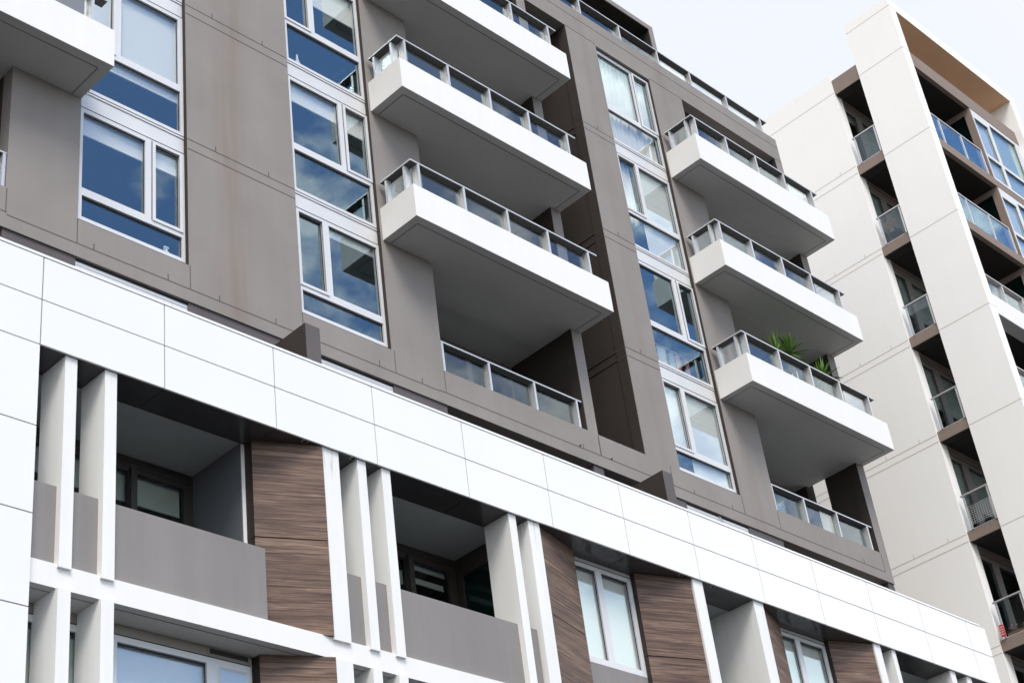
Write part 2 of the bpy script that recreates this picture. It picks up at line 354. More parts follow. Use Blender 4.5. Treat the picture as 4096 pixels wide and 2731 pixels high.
for z in (16.575, 19.55, 22.55, 25.53):
    for x in (12.72, 13.80): fw.box(x-.008, x+.008, -.004, .002, z+.008, z+.11, 1)
    fw.box(23.22, 23.235, -.004, .002, z+.008, z+.11, 1)
for x in (10.5, 11.78, 15.95, 16.9, 20.9, 24.1, 25.3, 29.9): fw.box(x-.008, x+.008, -.004, .002, 16.583, 16.69, 1)
fw.build('facade_wall', apt)

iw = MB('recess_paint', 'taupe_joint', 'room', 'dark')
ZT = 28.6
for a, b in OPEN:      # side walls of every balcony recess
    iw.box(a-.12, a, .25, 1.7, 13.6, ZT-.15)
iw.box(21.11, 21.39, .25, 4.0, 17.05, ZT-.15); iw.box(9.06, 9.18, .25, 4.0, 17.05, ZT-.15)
iw.box(22.74, 22.86, .25, 4.0, 17.05, ZT-.15); iw.box(21.39, 22.74, 3.2, 3.4, 16.35, ZT-.15); iw.box(21.39, 22.74, .25, 3.2, 16.6, 17.04)
for z in (19.35, 19.55, 22.35, 22.55, 25.35, 25.53): iw.box(22.724, 22.741, .01, 3.19, z-.004, z+.004, 1)
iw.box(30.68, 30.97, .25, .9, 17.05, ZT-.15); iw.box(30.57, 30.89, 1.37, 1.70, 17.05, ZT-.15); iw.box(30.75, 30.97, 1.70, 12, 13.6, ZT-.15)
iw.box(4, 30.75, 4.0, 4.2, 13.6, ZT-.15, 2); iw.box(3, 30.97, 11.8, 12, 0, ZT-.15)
for x in (22.726, 21.098, 30.668): iw.box(x, x+.010, .003, .249, 17.055, 28.445)
for x in (12.148, 16.238, 25.668): iw.box(x, x+.010, .003, .069, 17.03, 28.38)
iw.build('inner_wall', apt)
for z0, z1 in ((16.36, 17.0), (19.345, 19.545), (22.345, 22.545), (25.36, 25.55), (28.46, 28.66)):
    sl_ = MB('soffit', 'room', 'recess_paint')
    for a, b in OPEN:
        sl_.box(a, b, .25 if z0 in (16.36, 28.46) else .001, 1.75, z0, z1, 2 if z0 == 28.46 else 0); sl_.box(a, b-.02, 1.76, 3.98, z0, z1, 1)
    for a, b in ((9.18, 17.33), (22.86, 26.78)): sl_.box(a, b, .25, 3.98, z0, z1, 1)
    sl_.build('floor_slab', apt)
rt = MB('taupe'); rt.box(3, 30.6, .26, 11.79, 28.67, 28.75); rt.build('roof', apt)

# recessed dark wall under the overhang (terrace level)
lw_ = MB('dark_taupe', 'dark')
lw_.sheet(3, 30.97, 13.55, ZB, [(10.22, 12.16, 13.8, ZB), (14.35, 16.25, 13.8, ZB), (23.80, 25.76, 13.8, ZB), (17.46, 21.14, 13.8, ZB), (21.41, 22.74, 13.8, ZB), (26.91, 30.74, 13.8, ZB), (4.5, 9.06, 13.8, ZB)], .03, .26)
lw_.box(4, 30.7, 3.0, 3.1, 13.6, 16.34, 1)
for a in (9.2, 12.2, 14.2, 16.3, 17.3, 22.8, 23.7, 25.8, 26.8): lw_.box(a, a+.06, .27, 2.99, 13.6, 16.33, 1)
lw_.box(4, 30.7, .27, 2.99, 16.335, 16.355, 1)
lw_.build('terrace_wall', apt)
for x0, x1 in ((10.22, 12.16), (14.35, 16.25), (23.80, 25.76)):
    t = MB('alu', 'gap', 'dark'); t.box(x0+.004, x1-.004, .05, .1, 16.2415, 16.295, 0); t.box(x0+.006, x1-.006, .053, .1, 16.232, 16.241, 1); t.box(x0+.004, x1-.004, .05, .1, 13.8, 16.2315, 0); t.box(x0+.004, x1-.004, .056, .1, 16.2955, 16.344, 2)
    t.build('door_head', apt)
def screen(x0, x1, y0, zt):
    s = MB('dark_taupe', 'recess_paint'); s.box(x0, x1, y0, .029, 13.7, zt); s.box(x0-.006, x0-.001, y0+.002, .028, 13.7, zt-.002, 1); return s.build('screen_wall', apt)  # thin darker sheet covers the left face
screen(13.70, 13.98, -.81, 16.105); screen(22.06, 22.33, -.81, 16.105)

# windows : column A, B, C
def strip(x0, x1, n, upper, blinds=(), top=False, label=None):
    dz = 3.0*(n-1); s0 = 17.16 if n == 1 else 16.69+dz
    zt = 28.39 if top else 19.27+dz
    z0 = 17.03 if n == 1 else 16.57+dz
    ut = 28.28 if top else 19.17+dz
    panes = [(x0+.10, x1-.07, s0, 17.56+dz)] + [(a, b, 17.70+dz, ut) for a, b in upper]
    cs = [(*min(upper, key=lambda q: q[1]-q[0]), 17.70+dz, ut)]
    f = window(apt, x0+.005, x1-.005, z0, zt, panes, blinds=[(a, b, c+dz, e+dz, mt) for a, b, c, e, mt in blinds], label=label, casements=cs,
               joints=[(x0+.01, x1-.01, zt-.012), (x0+.01, x1-.01, s0-.075)])
    if not top:
        sp = MB('alu', 'gap'); sp.box(x0+.006, x1-.006, .085, .16, zt+.006, 16.57+dz+3-.006, 0)
        sp.build('spandrel_panel', f)
    return f
A, B, C_ = (10.22, 12.16), (14.35, 16.25), (23.77, 25.68)
strip(*A, 1, [(10.31, 11.42), (11.60, 12.05)], [(10.3, 11.47, 18.84, 19.2, 'blind'), (11.56, 12.1, 18.84, 19.2, 'blind')])
strip(*A, 2, [(10.31, 10.80), (10.95, 12.06)], [(10.25, 12.12, 17.40, 19.22, 'blind')])
strip(*A, 3, [(10.31, 11.42), (11.60, 12.05)], [(10.3, 12.1, 18.6, 19.2, 'blind')])
strip(*B, 1, [(14.45, 14.96), (15.11, 16.18)], [(15.08, 16.2, 19.05, 19.2, 'blind')])
strip(*B, 2, [(14.45, 15.54), (15.71, 16.18)], [(14.4, 15.6, 18.80, 19.2, 'blind'), (15.68, 16.2, 18.72, 19.2, 'blind')])
strip(*B, 3, [(14.45, 14.97), (15.12, 16.18)], [(15.08, 16.2, 18.55, 19.2, 'blind')])
strip(*C_, 1, [(23.87, 24.40), (24.56, 25.60)], [(23.85, 24.42, 17.62, 19.2, 'blind'), (24.5, 25.62, 17.05, 19.2, 'blind')])
strip(*C_, 2, [(23.87, 24.95), (25.15, 25.61)])
strip(*C_, 3, [(23.87, 24.43), (24.57, 25.61)], [(23.85, 24.46, 17.5, 19.2, 'curtain'), (24.5, 25.62, 16.7, 19.2, 'blind')])
strip(*C_, 4, [(23.87, 25.00), (25.12, 25.61)], [(23.82, 25.64, 16.62, 19.3, 'curtain')], top=True, label='top window hung with cream curtains')

# balcony back doors
def doors(x0, x1, z0, z1, y=1.66, mat='tan_alu', name='balcony_door', blinds=()):
    n = 3; w_ = (x1-x0)/n; panes = [(x0+w_*i+.07, x0+w_*(i+1)-.06, z0+.1, z1-.20) for i in range(n)]
    window(apt, x0+.005, x1-.005, z0+.005, z1-.006, panes, y=y, d=.07, mat=mat, name=name, blinds=blinds)
for a, b in OPEN:
    for z0, z1 in ((17.0, 19.345), (19.545, 22.345), (22.545, 25.36), (25.55, 28.46)):
        bl = ()
        if a > 26: bl = [(a+.1, a+1.15, z0+.1, z1-.4, 'curtain'), (a+1.5, a+2.1, z0+.1, z1-.4, 'curtain')] if z0 in (17.0, 25.55) else ()
        if 17 < a < 18 and z0 > 20: bl = [(a+2.2, a+3.0, z0+.1, z1-.4, 'curtain')]
        doors(a, b-(.12 if a > 26 else 0), z0, z1, blinds=bl)

# balconies
def balcony(x0, x1, zb, zt, posts, rail_end, side=True, label=None):
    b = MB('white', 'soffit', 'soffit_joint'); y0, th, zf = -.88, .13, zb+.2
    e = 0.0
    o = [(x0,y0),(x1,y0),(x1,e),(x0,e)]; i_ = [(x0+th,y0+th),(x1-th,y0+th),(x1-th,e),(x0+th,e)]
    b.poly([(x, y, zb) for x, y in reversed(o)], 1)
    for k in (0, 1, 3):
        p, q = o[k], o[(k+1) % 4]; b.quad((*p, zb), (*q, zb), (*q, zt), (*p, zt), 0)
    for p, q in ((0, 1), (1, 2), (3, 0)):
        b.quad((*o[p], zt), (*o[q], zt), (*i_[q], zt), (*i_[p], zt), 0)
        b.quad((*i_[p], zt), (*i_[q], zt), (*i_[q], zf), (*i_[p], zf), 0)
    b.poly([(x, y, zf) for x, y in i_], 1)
    gx0, gx1, gy0 = x0+.17, x1-.17, y0+.17
    b.box(gx0, gx1, gy0-.011, gy0+.011, zb-.003, zb+.002, 2); b.box(gx0-.011, gx0+.011, gy0+.012, -.001, zb-.003, zb+.002, 2); b.box(gx1-.011, gx1+.011, gy0+.012, -.001, zb-.003, zb+.002, 2)
    bo = b.build('balcony', apt, label=label)
    zr = zt+.535
    h = MB('alu_rail', 'rail_shade'); h.box(x0+.165, rail_end-.004, y0+.012, y0+.166, zr-.004, zr-.001, 1); h.box(x0, x0+.155, y0+.012, -.065, zr-.004, zr-.001, 1); h.prism([(x0-.01, y0), (rail_end, y0), (rail_end, y0+.17), (x0+.16, y0+.17), (x0+.16, -.06), (x0-.01, -.06)], zr, zr+.03); h.build('handrail', bo)
    def post(a, b_, c, d):
        p = MB('alu_rail'); p.box(a, b_, c, d, zt, zr); p.build('post', bo)
    for x in posts: post(x-.05, x, y0+.004, y0+.15)
    xs = [x0+.2] + [x for x in posts[1:]]
    for k in range(len(posts)-1):
        gp = MB('rail_glass', 'black'); a, c = posts[k]+.01, posts[k+1]-.06
        gp.box(a, c, y0+.10, y0+.11, zt+.01, zr-.06); gp.box(a, c, y0+.099, y0+.111, zr-.06, zr-.05, 1); gp.build('glass_panel', bo)
    if side:
        for y in (-.70, -.22): post(x0+.004, x0+.15, y, y+.05)
        for a, c in ((-.63, -.23), (-.86+.12, -.71)):
            gp = MB('rail_glass', 'black'); gp.box(x0+.10, x0+.11, a, c, zt+.01, zr-.06); gp.box(x0+.099, x0+.111, a, c, zr-.06, zr-.05, 1); gp.build('glass_panel', bo)
        gp = MB('rail_glass'); gp.box(x0+.13, posts[0]-.06, y0+.10, y0+.11, zt+.01, zr-.06); gp.build('glass_panel', bo)
    return bo
LV = ((19.345, 20.05), (22.345, 23.055), (25.365, 26.085))
for zb, zt in LV: balcony(16.30, 21.39, zb, zt, [16.51, 17.62, 18.73, 19.81, 20.94], 21.17)
for zb, zt in ((19.345, 20.05), (22.35, 23.055), (25.37, 26.12)): balcony(25.72, 30.97, zb, zt, [25.88, 27.03, 28.18, 29.30, 30.45], 30.68)
balcony(5.10, 10.22, 19.345, 20.08, [5.35, 6.5, 7.6, 8.73, 9.86], 10.09, side=False)
# balustrades set in the lowest openings
def balustrade(x0, x1, posts, z0=17.055, z1=17.66, y=.02, name='balustrade'):
    h = MB('alu_rail', 'rail_shade'); h.box(x0, x1, y, y+.16, z1, z1+.03); h.box(x0+.003, x1-.003, y+.01, y+.155, z1-.004, z1-.001, 1); ho = h.build('balustrade', apt)
    for x in posts:
        p = MB('alu_rail'); p.box(x-.05, x, y+.004, y+.14, z0, z1); p.build('post', ho)
    ps = posts
    for k in range(len(ps)-1):
        gp = MB('rail_glass', 'black'); gp.box(ps[k]+.01, ps[k+1]-.06, y+.10, y+.11, z0+.01, z1-.05); gp.box(ps[k]+.01, ps[k+1]-.06, y+.099, y+.111, z1-.05, z1-.04, 1); gp.build('glass_panel', ho)
    return ho
balustrade(17.455, 21.08, [17.53, 18.67, 19.83, 20.97])
balustrade(26.905, 30.64, [26.97, 28.10, 29.31, 30.49])
balustrade(5.41, 9.055, [5.5, 6.7, 7.85, 9.05])
# roof terrace rail
h = MB('alu_rail', 'rail_shade'); h.box(18, 30.74, .0, .17, 29.70, 29.73); h.box(18, 30.735, .01, .165, 29.696, 29.699, 1); rr = h.build('roof_railing', apt)
ps = [19.22, 20.64, 22.05, 23.47, 24.89, 26.31, 27.57, 29.04, 30.47]
for x in ps:
    p = MB('alu_rail'); p.box(x-.05, x, .006, .15, ZP, 29.70); p.build('post', rr)
for k in range(len(ps)-1):
    gp = MB('rail_glass', 'black'); gp.box(ps[k]+.01, ps[k+1]-.06, .10, .11, ZP+.02, 29.60); gp.box(ps[k]+.01, ps[k+1]-.06, .099, .111, 29.6, 29.61, 1); gp.build('glass_panel', rr)
# penthouse portal
ph = MB('dark_taupe', 'black_soffit', 'taupe')
ph.box(17, 27.27, .6, 9, 31.40, 31.56, 2); ph.box(17, 27.09, .62, 9, 31.385, 31.399, 1); ph.box(27.10, 27.27, .6, 9, 28.76, 31.399, 2); ph.box(27.085, 27.099, .62, 9, 28.76, 31.384, 1)
pho = ph.build('penthouse', apt)
window(apt, 17, 27.08, 28.76, 31.38, [(17.1+1.66*i, 17.1+1.66*i+1.55, 28.9, 31.2) for i in range(6)], y=2.6, d=.07, mat='brown_alu', name='penthouse_glazing')
pw = MB('dark'); pw.box(17, 27.08, 4.5, 4.6, 28.76, 31.38); pw.build('penthouse_back_wall', apt)

# ================================================================== PODIUM
pod = empty('podium_building', (20, -1, 0), 'low white panelled building with white fins and brown timber panels in front of taupe block', 'building')
YB, ZB0, ZB1, ZBM = -1.45, 13.515, 14.845, 14.185
PX = [8.868 + 1.8295*k for k in range(-3, 13)] + [31.61]
gp_ = .0085
def panels(name, rows, xs, back, depth=.03):
    c = MB('panel', 'gap')
    for z0, z1 in rows:
        for k in range(len(xs)-1): c.box(xs[k]+gp_, xs[k+1]-gp_, YB, YB+depth, z0+gp_, z1-gp_)
    c.box(*back, 1); return c
c = panels('cladding', [(ZB0-gp_, ZBM), (ZBM, ZB1)], PX, (PX[0], 31.60, YB+.02, -1.22, ZB0+.004, ZB1-.002))
for k in range(-3, 13, 2):
    x = 8.868+1.8295*k; c.box(x+.12, min(31.4, x+2*1.8295+.11), YB-.006, -1.2, ZB1+.006, ZB1+.045, 0)
c.build('parapet_cladding', pod)
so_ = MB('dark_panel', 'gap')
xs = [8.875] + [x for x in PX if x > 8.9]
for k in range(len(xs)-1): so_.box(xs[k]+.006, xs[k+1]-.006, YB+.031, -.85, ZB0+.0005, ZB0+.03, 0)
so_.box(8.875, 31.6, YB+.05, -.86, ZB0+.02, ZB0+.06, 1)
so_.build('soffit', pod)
for x, y in ((13.07, -1.385), (13.94, -1.385), (21.22, -1.385), (22.08, -1.385)):
    q = MB('steel', 'dark'); q.lathe((x, y, 13.508), [(.05, 0), (.055, .007)], 16, 0); q.lathe((x, y, 13.505), [(.036, 0), (.036, .0028)], 16, 1); q.build('downlight', pod)
rs = MB('recess_ceiling', 'room', 'white')
rs.box(7, 31.6, -.849, .34, 13.53, 13.58, 0); rs.box(7, 31.6, -1.21, .02, 13.585, 13.7, 1)
rs.box(31.3, 31.6, -1.41, 3, 0, 13.51, 2)
rs.box(7, 31.3, 3.0, 3.2, 0, 13.5, 1); rs.box(7, 31.3, .36, 2.99, 10.36, 10.6, 1); rs.box(7, 31.29, .36, 2.99, 13.4, 13.52, 1); rs.box(31.3, 31.6, 3, 11, 0, 13.5, 2)
rs.build('upper_slab', pod)
# corner pier clad in the same panels
cp = panels('pier', [(12.34, ZB0-gp_), (11.16, 12.34), (9.98, 11.16), (8.80, 9.98), (7.62, 8.80), (6.44, 7.62)], [5.3, 7.04, 8.872], (5.34, 8.85, YB+.02, -1.0, 6.4, ZB0-.01))
cp.box(8.852, 8.864, YB+.031, -.86, 6.4, 13.5, 0)
cp.box(5.305, 5.335, YB+.032, -.99, 6.4, 13.5, 0); cp.build('pier_cladding', pod)
# slab edge between the two storeys
sp = MB('white', 'soffit', 'soffit_joint'); sp.box(8.87, 31.29, -1.36, -.9, 10.34, 10.645, 0)
sp.quad((8.88, -.9, 10.338), (31.2, -.9, 10.338), (31.2, -1.358, 10.338), (8.88, -1.358, 10.338), 1); sp.box(8.88, 31.2, -1.245, -1.225, 10.334, 10.337, 2)
sp.box(8.88, 31.29, -.9, .36, 10.345, 10.60, 1)
sp.build('spandrel', pod)
dr = render_mat('streaked_white_render', (.80, .80, .785), var=.02, streak=.05, bump=.03, grain=.015, drip=(12.75, 13.45)); M['fin_white'] = dr
FINS = [(9.255, 9.425), (9.83, 10.005), (14.0, 14.16), (14.46, 14.625), (17.05, 17.205), (17.48, 17.735), (27.545, 27.685), (29.65, 29.84), (30.27, 30.46)]
FRAMES = [(13.365, 13.655), (21.495, 21.765), (26.935, 27.165)]
for a, b in FINS + FRAMES:
    for z0, z1 in ((10.60, ZB0-.002), (6.4, 10.339)):
        f = MB('fin_white'); f.box(a, b, -1.402, -.86 if (a, b) in FINS else -1.1, z0, z1); f.build('fin', pod)
cw = MB('fin_white')
for z0, z1 in ((10.61, 13.529), (6.4, 10.33)): cw.box(23.19, 23.475, -1.402, .34, z0, z1)
cw.build('cross_wall', pod)
for x0, x1, y0 in ((12.37, 13.66, -.846), (17.60, 18.90, -.846), (20.44, 21.76, -.846), (23.48, 24.5, -.83), (25.99, 27.16, -.846), (7, 8.86, -.99)):
    for z0, z1 in ((10.61, 13.529), (6.4, 10.33)):
        cw = MB('white', 'recess_shade'); cw.box(x0, x1, y0, .34, z0, z1)
        if x0 == 12.37 and z0 > 10: cw.box(12.358, 12.369, -.84, .265, 11.6, 13.525, 1)  # thin dark sheet stands in for shade on the white recess wall
        cw.build('dividing_wall', pod)
def balwall(x0, x1, y0=-1.30, z1=11.695):
    s = MB('grey_taupe'); s.box(x0, x1, y0, y0+.15, 10.6, z1); return s.build('balcony_wall', pod)
balwall(8.86, 12.355); balwall(13.66, 17.46); balwall(21.77, 23.185); balwall(27.17, 31.29)
balwall(18.905, 20.425, -.92, 11.66); balwall(24.505, 25.975, -.92, 11.66)
def tpanel(p0, p1, zs=((10.64, 12.013), (12.03, ZB0-.004)), thick=.165):
    dx, dy = p1[0]-p0[0], p1[1]-p0[1]; ang = math.atan2(dy, dx); ln = math.hypot(dx, dy); ca, sa = math.cos(-ang), math.sin(-ang)
    foot = [(0, 0), (ln, 0), (ln+thick*math.sin(ang)*1, thick*math.cos(ang)), (thick*math.sin(ang), thick*math.cos(ang))]
    t = MB('timber', 'timber_edge')
    for z0, z1 in zs:
        t.prism(foot, z0, z1); t.mi[-1] = 1; t.mi[-3] = 1
    t.prism([(.01, .02), (ln-.01, .02), (ln-.01+thick*math.sin(ang), thick*math.cos(ang)-.02), (.01+thick*math.sin(ang), thick*math.cos(ang)-.02)], zs[0][0]+.01, zs[-1][1]-.01, 1)
    o = t.build('timber_panel', pod); o.location = (p0[0]-20, p0[1]+1, 0); o.rotation_euler = (0, 0, ang); return o
Zl = ((6.5, 8.4), (8.415, 10.335))
for p0, p1 in (((12.425, -1.012), (13.345, -1.425)), ((17.75, -1.36), (18.89, -1.045)), ((20.42, -1.012), (21.475, -1.375)), ((23.49, -1.345), (24.48, -1.005)), ((25.99, -1.005), (26.925, -1.375))):
    tpanel(p0, p1); tpanel(p0, p1, Zl)
# glazing behind the recesses
def shopwin(x0, x1, z0, z1, panes, y, mat, blinds=(), vent=None, **k):
    o = window(pod, x0, x1, z0, z1, panes, y=y, d=.07, mat=mat, blinds=blinds, **k)
    if vent:
        v = MB('dark', mat); v.box(vent[0], vent[1], y-.004, y+.002, vent[2], vent[3], 0)
        for q in ((vent[0]-.02, vent[1]+.02, vent[3], vent[3]+.015), (vent[0]-.02, vent[1]+.02, vent[2]-.015, vent[2])): v.box(q[0], q[1], y-.01, y+.002, q[2], q[3], 1)
        v.build('vent', o)
    return o
shopwin(8.9, 12.369, 10.7, 13.525, [(9.2, 10.1, 10.8, 13.29), (10.2, 11.29, 10.8, 13.29), (11.40, 12.21, 10.8, 13.29)], .27, 'brown_alu',
        [(9.15, 10.14, 12.93, 13.35, 'blind_grey'), (10.17, 11.31, 12.88, 13.35, 'blind_grey'), (11.38, 12.2, 12.88, 13.35, 'blind_grey')], vent=(11.57, 12.19, 13.455, 13.495), joints=[(8.95, 12.3, 13.37), (8.95, 12.3, 13.44)])
mp_ = MB('brown_alu'); mp_.box(11.30, 11.395, .20, .268, 10.7, 13.34); mp_.build('mullion', pod)
shopwin(13.67, 17.465, 10.7, 13.525, [(13.8, 15.0, 10.8, 13.29), (15.1, 16.38, 10.8, 13.29), (16.50, 17.31, 10.8, 13.29)], .27, 'brown_alu',
        [(15.12, 16.38, 12.9, 13.12, 'blind_grey'), (16.48, 17.3, 13.22, 13.3, 'blind_grey'), (16.48, 17.25, 12.98, 13.06, 'blind_grey')], joints=[(13.7, 17.4, 13.40)])
mp_ = MB('brown_alu'); mp_.box(16.39, 16.49, .20, .268, 10.7, 13.34); mp_.build('mullion', pod)
window(pod, -.80, .265, 10.7, 13.525, [(-.72, .14, 10.85, 13.2)], y=17.47, d=.07, mat='brown_alu', gl='teal_glass', axis='x', name='side_door')
for x0, x1 in ((21.77, 23.18), (27.17, 31.29)): shopwin(x0, x1, 10.7, 13.525, [(x0+.1+(x1-x0-.1)/2*i, x0+(x1-x0-.1)/2*(i+1), 10.8, 13.2) for i in range(2)], .27, 'brown_alu')
for x0, ma, mb in ((18.905, 19.52, 19.665), (24.505, 25.02, 25.165)):
    x1 = x0+1.515 if x0 < 20 else 25.985
    shopwin(x0, x1, 11.665, 13.508, [(x0+.09, ma, 11.77, 13.36), (mb, x1-.09, 11.77, 13.36)], -.92, 'alu', [(x0+.03, ma+.05, 11.7, 13.42, 'blind'), (mb-.05, x1-.04, 11.7, 13.42, 'blind')], joints=[(x0+.01, x1-.01, 13.44)])
# storey below
lb = MB('tan_alu', 'gap'); lb.box(8.9, 12.369, -.895, -.85, 10.208, 10.339, 0); lb.box(8.9, 12.369, -.9, -.89, 10.2, 10.207, 1); lb.build('head_panel', pod)
shopwin(8.9, 12.369, 6.6, 10.198, [(8.98, 9.55, 7, 10.11), (9.65, 10.27, 7, 10.11), (10.39, 11.69, 7, 10.115)], -.89, 'alu',
        [(8.93, 10.3, 7, 10.06, 'blind_grey'), (10.34, 11.72, 7, 10.14, 'blind')])
# awning sash, hung from its head and pushed slightly open
aw = MB('alu'); aw.sheet(11.77, 12.365, -1.2, 0, [(11.865, 12.275, -1.1, -.10)], 0, .045); ao = aw.build('awning_sash', pod, origin=(0, -.94, 10.19))
ap = MB('glass'); ap.box(11.863, 12.277, .015, .023, -1.1, -.10); apo = ap.build('pane', None); apo.parent = ao
bl2 = MB('curtain'); bl2.quad((11.8, -.80, 7), (12.34, -.80, 7), (12.34, -.80, 9.93), (11.8, -.80, 9.93)); bl2.quad((12.34, -.796, 7), (11.8, -.796, 7), (11.8, -.796, 9.93), (12.34, -.796, 9.93)); bl2.build('curtain', pod)
ao.rotation_euler = (R(-3), 0, 0)
v = MB('dark', 'tan_alu'); v.box(11.73, 12.33, -.899, -.897, 10.245, 10.315, 0); v.box(11.70, 12.36, -.905, -.898, 10.316, 10.33, 1); v.box(11.70, 12.36, -.905, -.898, 10.23, 10.244, 1); v.box(11.70, 11.729, -.905, -.898, 10.244, 10.316, 1); v.build('vent', pod)
for x0, x1 in ((13.67, 17.59), (21.77, 23.18), (27.17, 31.29)): shopwin(x0, x1, 6.6, 10.335, [(x0+.1+(x1-x0-.1)/2*i, x0+(x1-x0-.1)/2*(i+1), 7, 10.1) for i in range(2)], -.83, 'alu')
for x0, x1 in ((18.905, 20.42), (24.505, 25.985)): shopwin(x0, x1, 6.6, 10.335, [(x0+.1, x1-.1, 7, 10.1)], -.92, 'alu')
base = MB('white'); base.box(5.3, 31.6, -1.40, -1.05, 0, 6.39); base.box(5.3, 5.6, -.99, 11, 0, 13.5); base.build('base_wall', pod)

# ================================================================== CREAM TOWER
tow = empty('tower_building', (38, 2, 0), 'cream apartment tower with tall blade wall and brown balcony slabs', 'building')
t = MB('cream', 'cream_joint'); t.box(36.0, 36.36, .41, 14, 0, 34.66)
for z in (33.97, 31.13, 30.87, 28.12, 27.95, 25.03, 24.83, 22.05, 21.85, 19.15, 18.95, 16.15, 15.96): t.box(35.996, 36.004, .411, 13.9, z-.008, z+.008, 1)
for z in (31.13, 28.12, 25.03, 22.05, 19.15, 16.15):
    for y in (.95, 2.0, 3.4): t.box(35.996, 36.003, y-.008, y+.008, z+.009, z+.12, 1)
t.build('side_wall', tow)
t = MB('cream', 'cream_joint'); t.box(36.0, 36.36, -2.07, -.51, 0, 36.0)
for z in (35.66, 33.97, 30.88, 27.93, 24.82, 21.87, 18.95, 15.9): t.box(35.996, 36.364, -2.074, -.512, z-.007, z+.007, 1)
t.build('blade_wall', tow)
t = MB('cream', 'tan'); t.box(36.361, 43.30, -2.07, -.51, 35.63, 36.0, 0); t.quad((36.37, -.51, 35.628), (42.94, -.51, 35.628), (42.94, -2.066, 35.628), (36.37, -2.066, 35.628), 1)
t.build('roof_frame', tow)
t = MB('cream'); t.box(42.95, 43.30, -2.07, -.51, 0, 35.627); t.box(42.95, 43.30, -.509, 14, 0, 34.4); t.box(36.37, 43.2, 13.7, 14, 0, 34.4); t.build('end_wall', tow)
SL = [(13.05, 13.33), (15.97, 16.26), (18.93, 19.21), (21.83, 22.13), (24.77, 25.08), (27.85, 28.16), (30.79, 31.12), (33.90, 34.45)]
for z0, z1 in SL:
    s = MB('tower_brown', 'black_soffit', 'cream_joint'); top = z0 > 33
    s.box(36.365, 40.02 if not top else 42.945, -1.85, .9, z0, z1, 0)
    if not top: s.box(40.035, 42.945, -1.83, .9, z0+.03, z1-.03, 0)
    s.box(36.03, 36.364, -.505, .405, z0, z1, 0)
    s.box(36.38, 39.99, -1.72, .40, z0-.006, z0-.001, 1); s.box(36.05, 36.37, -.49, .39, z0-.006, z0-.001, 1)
    s.build('balcony_slab', tow)
rf = MB('tower_brown'); rf.box(36.37, 42.94, .91, 13.69, 33.9, 34.3); rf.build('roof', tow)
for k in range(1, len(SL)-1+1):
    zf, zc = SL[k-1][1], SL[k][0]
    # set-back glazing facing the balcony, and the bay's return
    lit = k in (3, 4, 5, 6, 7)
    window(tow, 36.37, 39.9, zf+.003, zc-.01, [(36.46, 37.12, zf+.1, zc-.27), (37.42, 38.6, zf+.1, zc-.27), (38.75, 39.8, zf+.1, zc-.27)], y=.5, d=.07, mat='tan_alu', joints=[(36.4, 39.8, zc-.14)],
           blinds=[(36.44, 37.2, zc-(1.5 if k != 7 else .5), zc-.22, 'blind_grey'), (37.4, 38.6, zc-(1.5 if k != 6 else 1.0), zc-.22, 'blind_grey')] if lit else [])
    window(tow, -1.84, .49, zf+.003, zc-.01, [(-1.62, -.7, zf+.1, zc-.2)], y=39.93, d=.06, mat='tower_brown', gl='teal_glass', axis='x', name='bay_return', blinds=[(-1.6, -.72, zf+.8, zc-.2, 'blind_grey')])
    zt_ = zc-.34+.02
    window(tow, 40.0, 42.945, zf-.02, zc-.01, [(40.07, 40.88, zf+.07, zf+.9), (41.05, 42.6, zf+.07, zf+.9), (40.07, 40.88, zf+1.02, zc-.33), (41.05, 42.6, zf+1.02, zc-.15)], y=-1.84, d=.08, mat='alu', name='bay_window',
           blinds=[(40.03, 40.9, zf+.05, zc-.2, 'blind'), (41.0, 42.65, zf+.05, zc-.1, 'blind_grey')])
    # slit balustrade between wall and blade
    zr = zf+.93
    b = MB('alu_rail'); b.box(36.0, 36.07, -.505, .30, zr, zr+.035); bo = b.build('slit_balustrade', tow)
    for y0, y1 in ((-.48, -.44), (.20, .24)):
        p = MB('alu_rail'); p.box(36.01, 36.05, y0, y1, zf, zr); p.build('post', bo)
    p = MB('rail_glass'); p.box(36.025, 36.035, -.435, .195, zf+.03, zr-.02); p.build('glass_panel', bo)
    b = MB('alu_rail'); b.box(36.04, 36.055, -.438, .198, zf+.001, zf+.028); b.build('bottom_rail', bo)
    # front balustrade
    if k in (6, 7):
        b = MB('alu_rail'); b.box(36.37, 39.72, -1.85, -1.79, zf+.92, zf+.96); bo = b.build('front_balustrade', tow)
        q = [36.40, 37.37, 38.58, 39.72]
        for x in q:
            p = MB('alu_rail'); p.box(x-.05, x, -1.845, -1.80, zf, zf+.92); p.build('post', bo)
        for a in range(3):
            p = MB('glass'); p.box(q[a]+.005, q[a+1]-.055, -1.83, -1.82, zf+.02, zf+.90); p.build('glass_panel', bo)
    else:
        b = MB('white', 'soffit'); b.box(36.365, 41.5, -2.07, -1.86, zf-.45, zf+.19, 0); b.box(36.38, 41.48, -2.05, -1.70, zf-.456, zf-.451, 1)
        bo = b.build('parapet', tow)
        h = MB('alu_rail'); h.box(36.37, 41.3, -2.05, -1.90, zf+.85, zf+.88); h.build('handrail', bo)
        q = [36.41, 37.3, 38.4, 39.5, 40.6]
        for x in q:
            p = MB('alu_rail'); p.box(x-.05, x, -2.04, -1.92, zf+.19, zf+.85); p.build('post', bo)
        for a in range(4):
            p = MB('rail_glass'); p.box(q[a]+.005, q[a+1]-.055, -1.97, -1.96, zf+.20, zf+.78); p.build('glass_panel', bo)
core = MB('room', 'dark'); core.box(36.37, 42.94, 3.0, 3.2, 0, 33.89, 0)
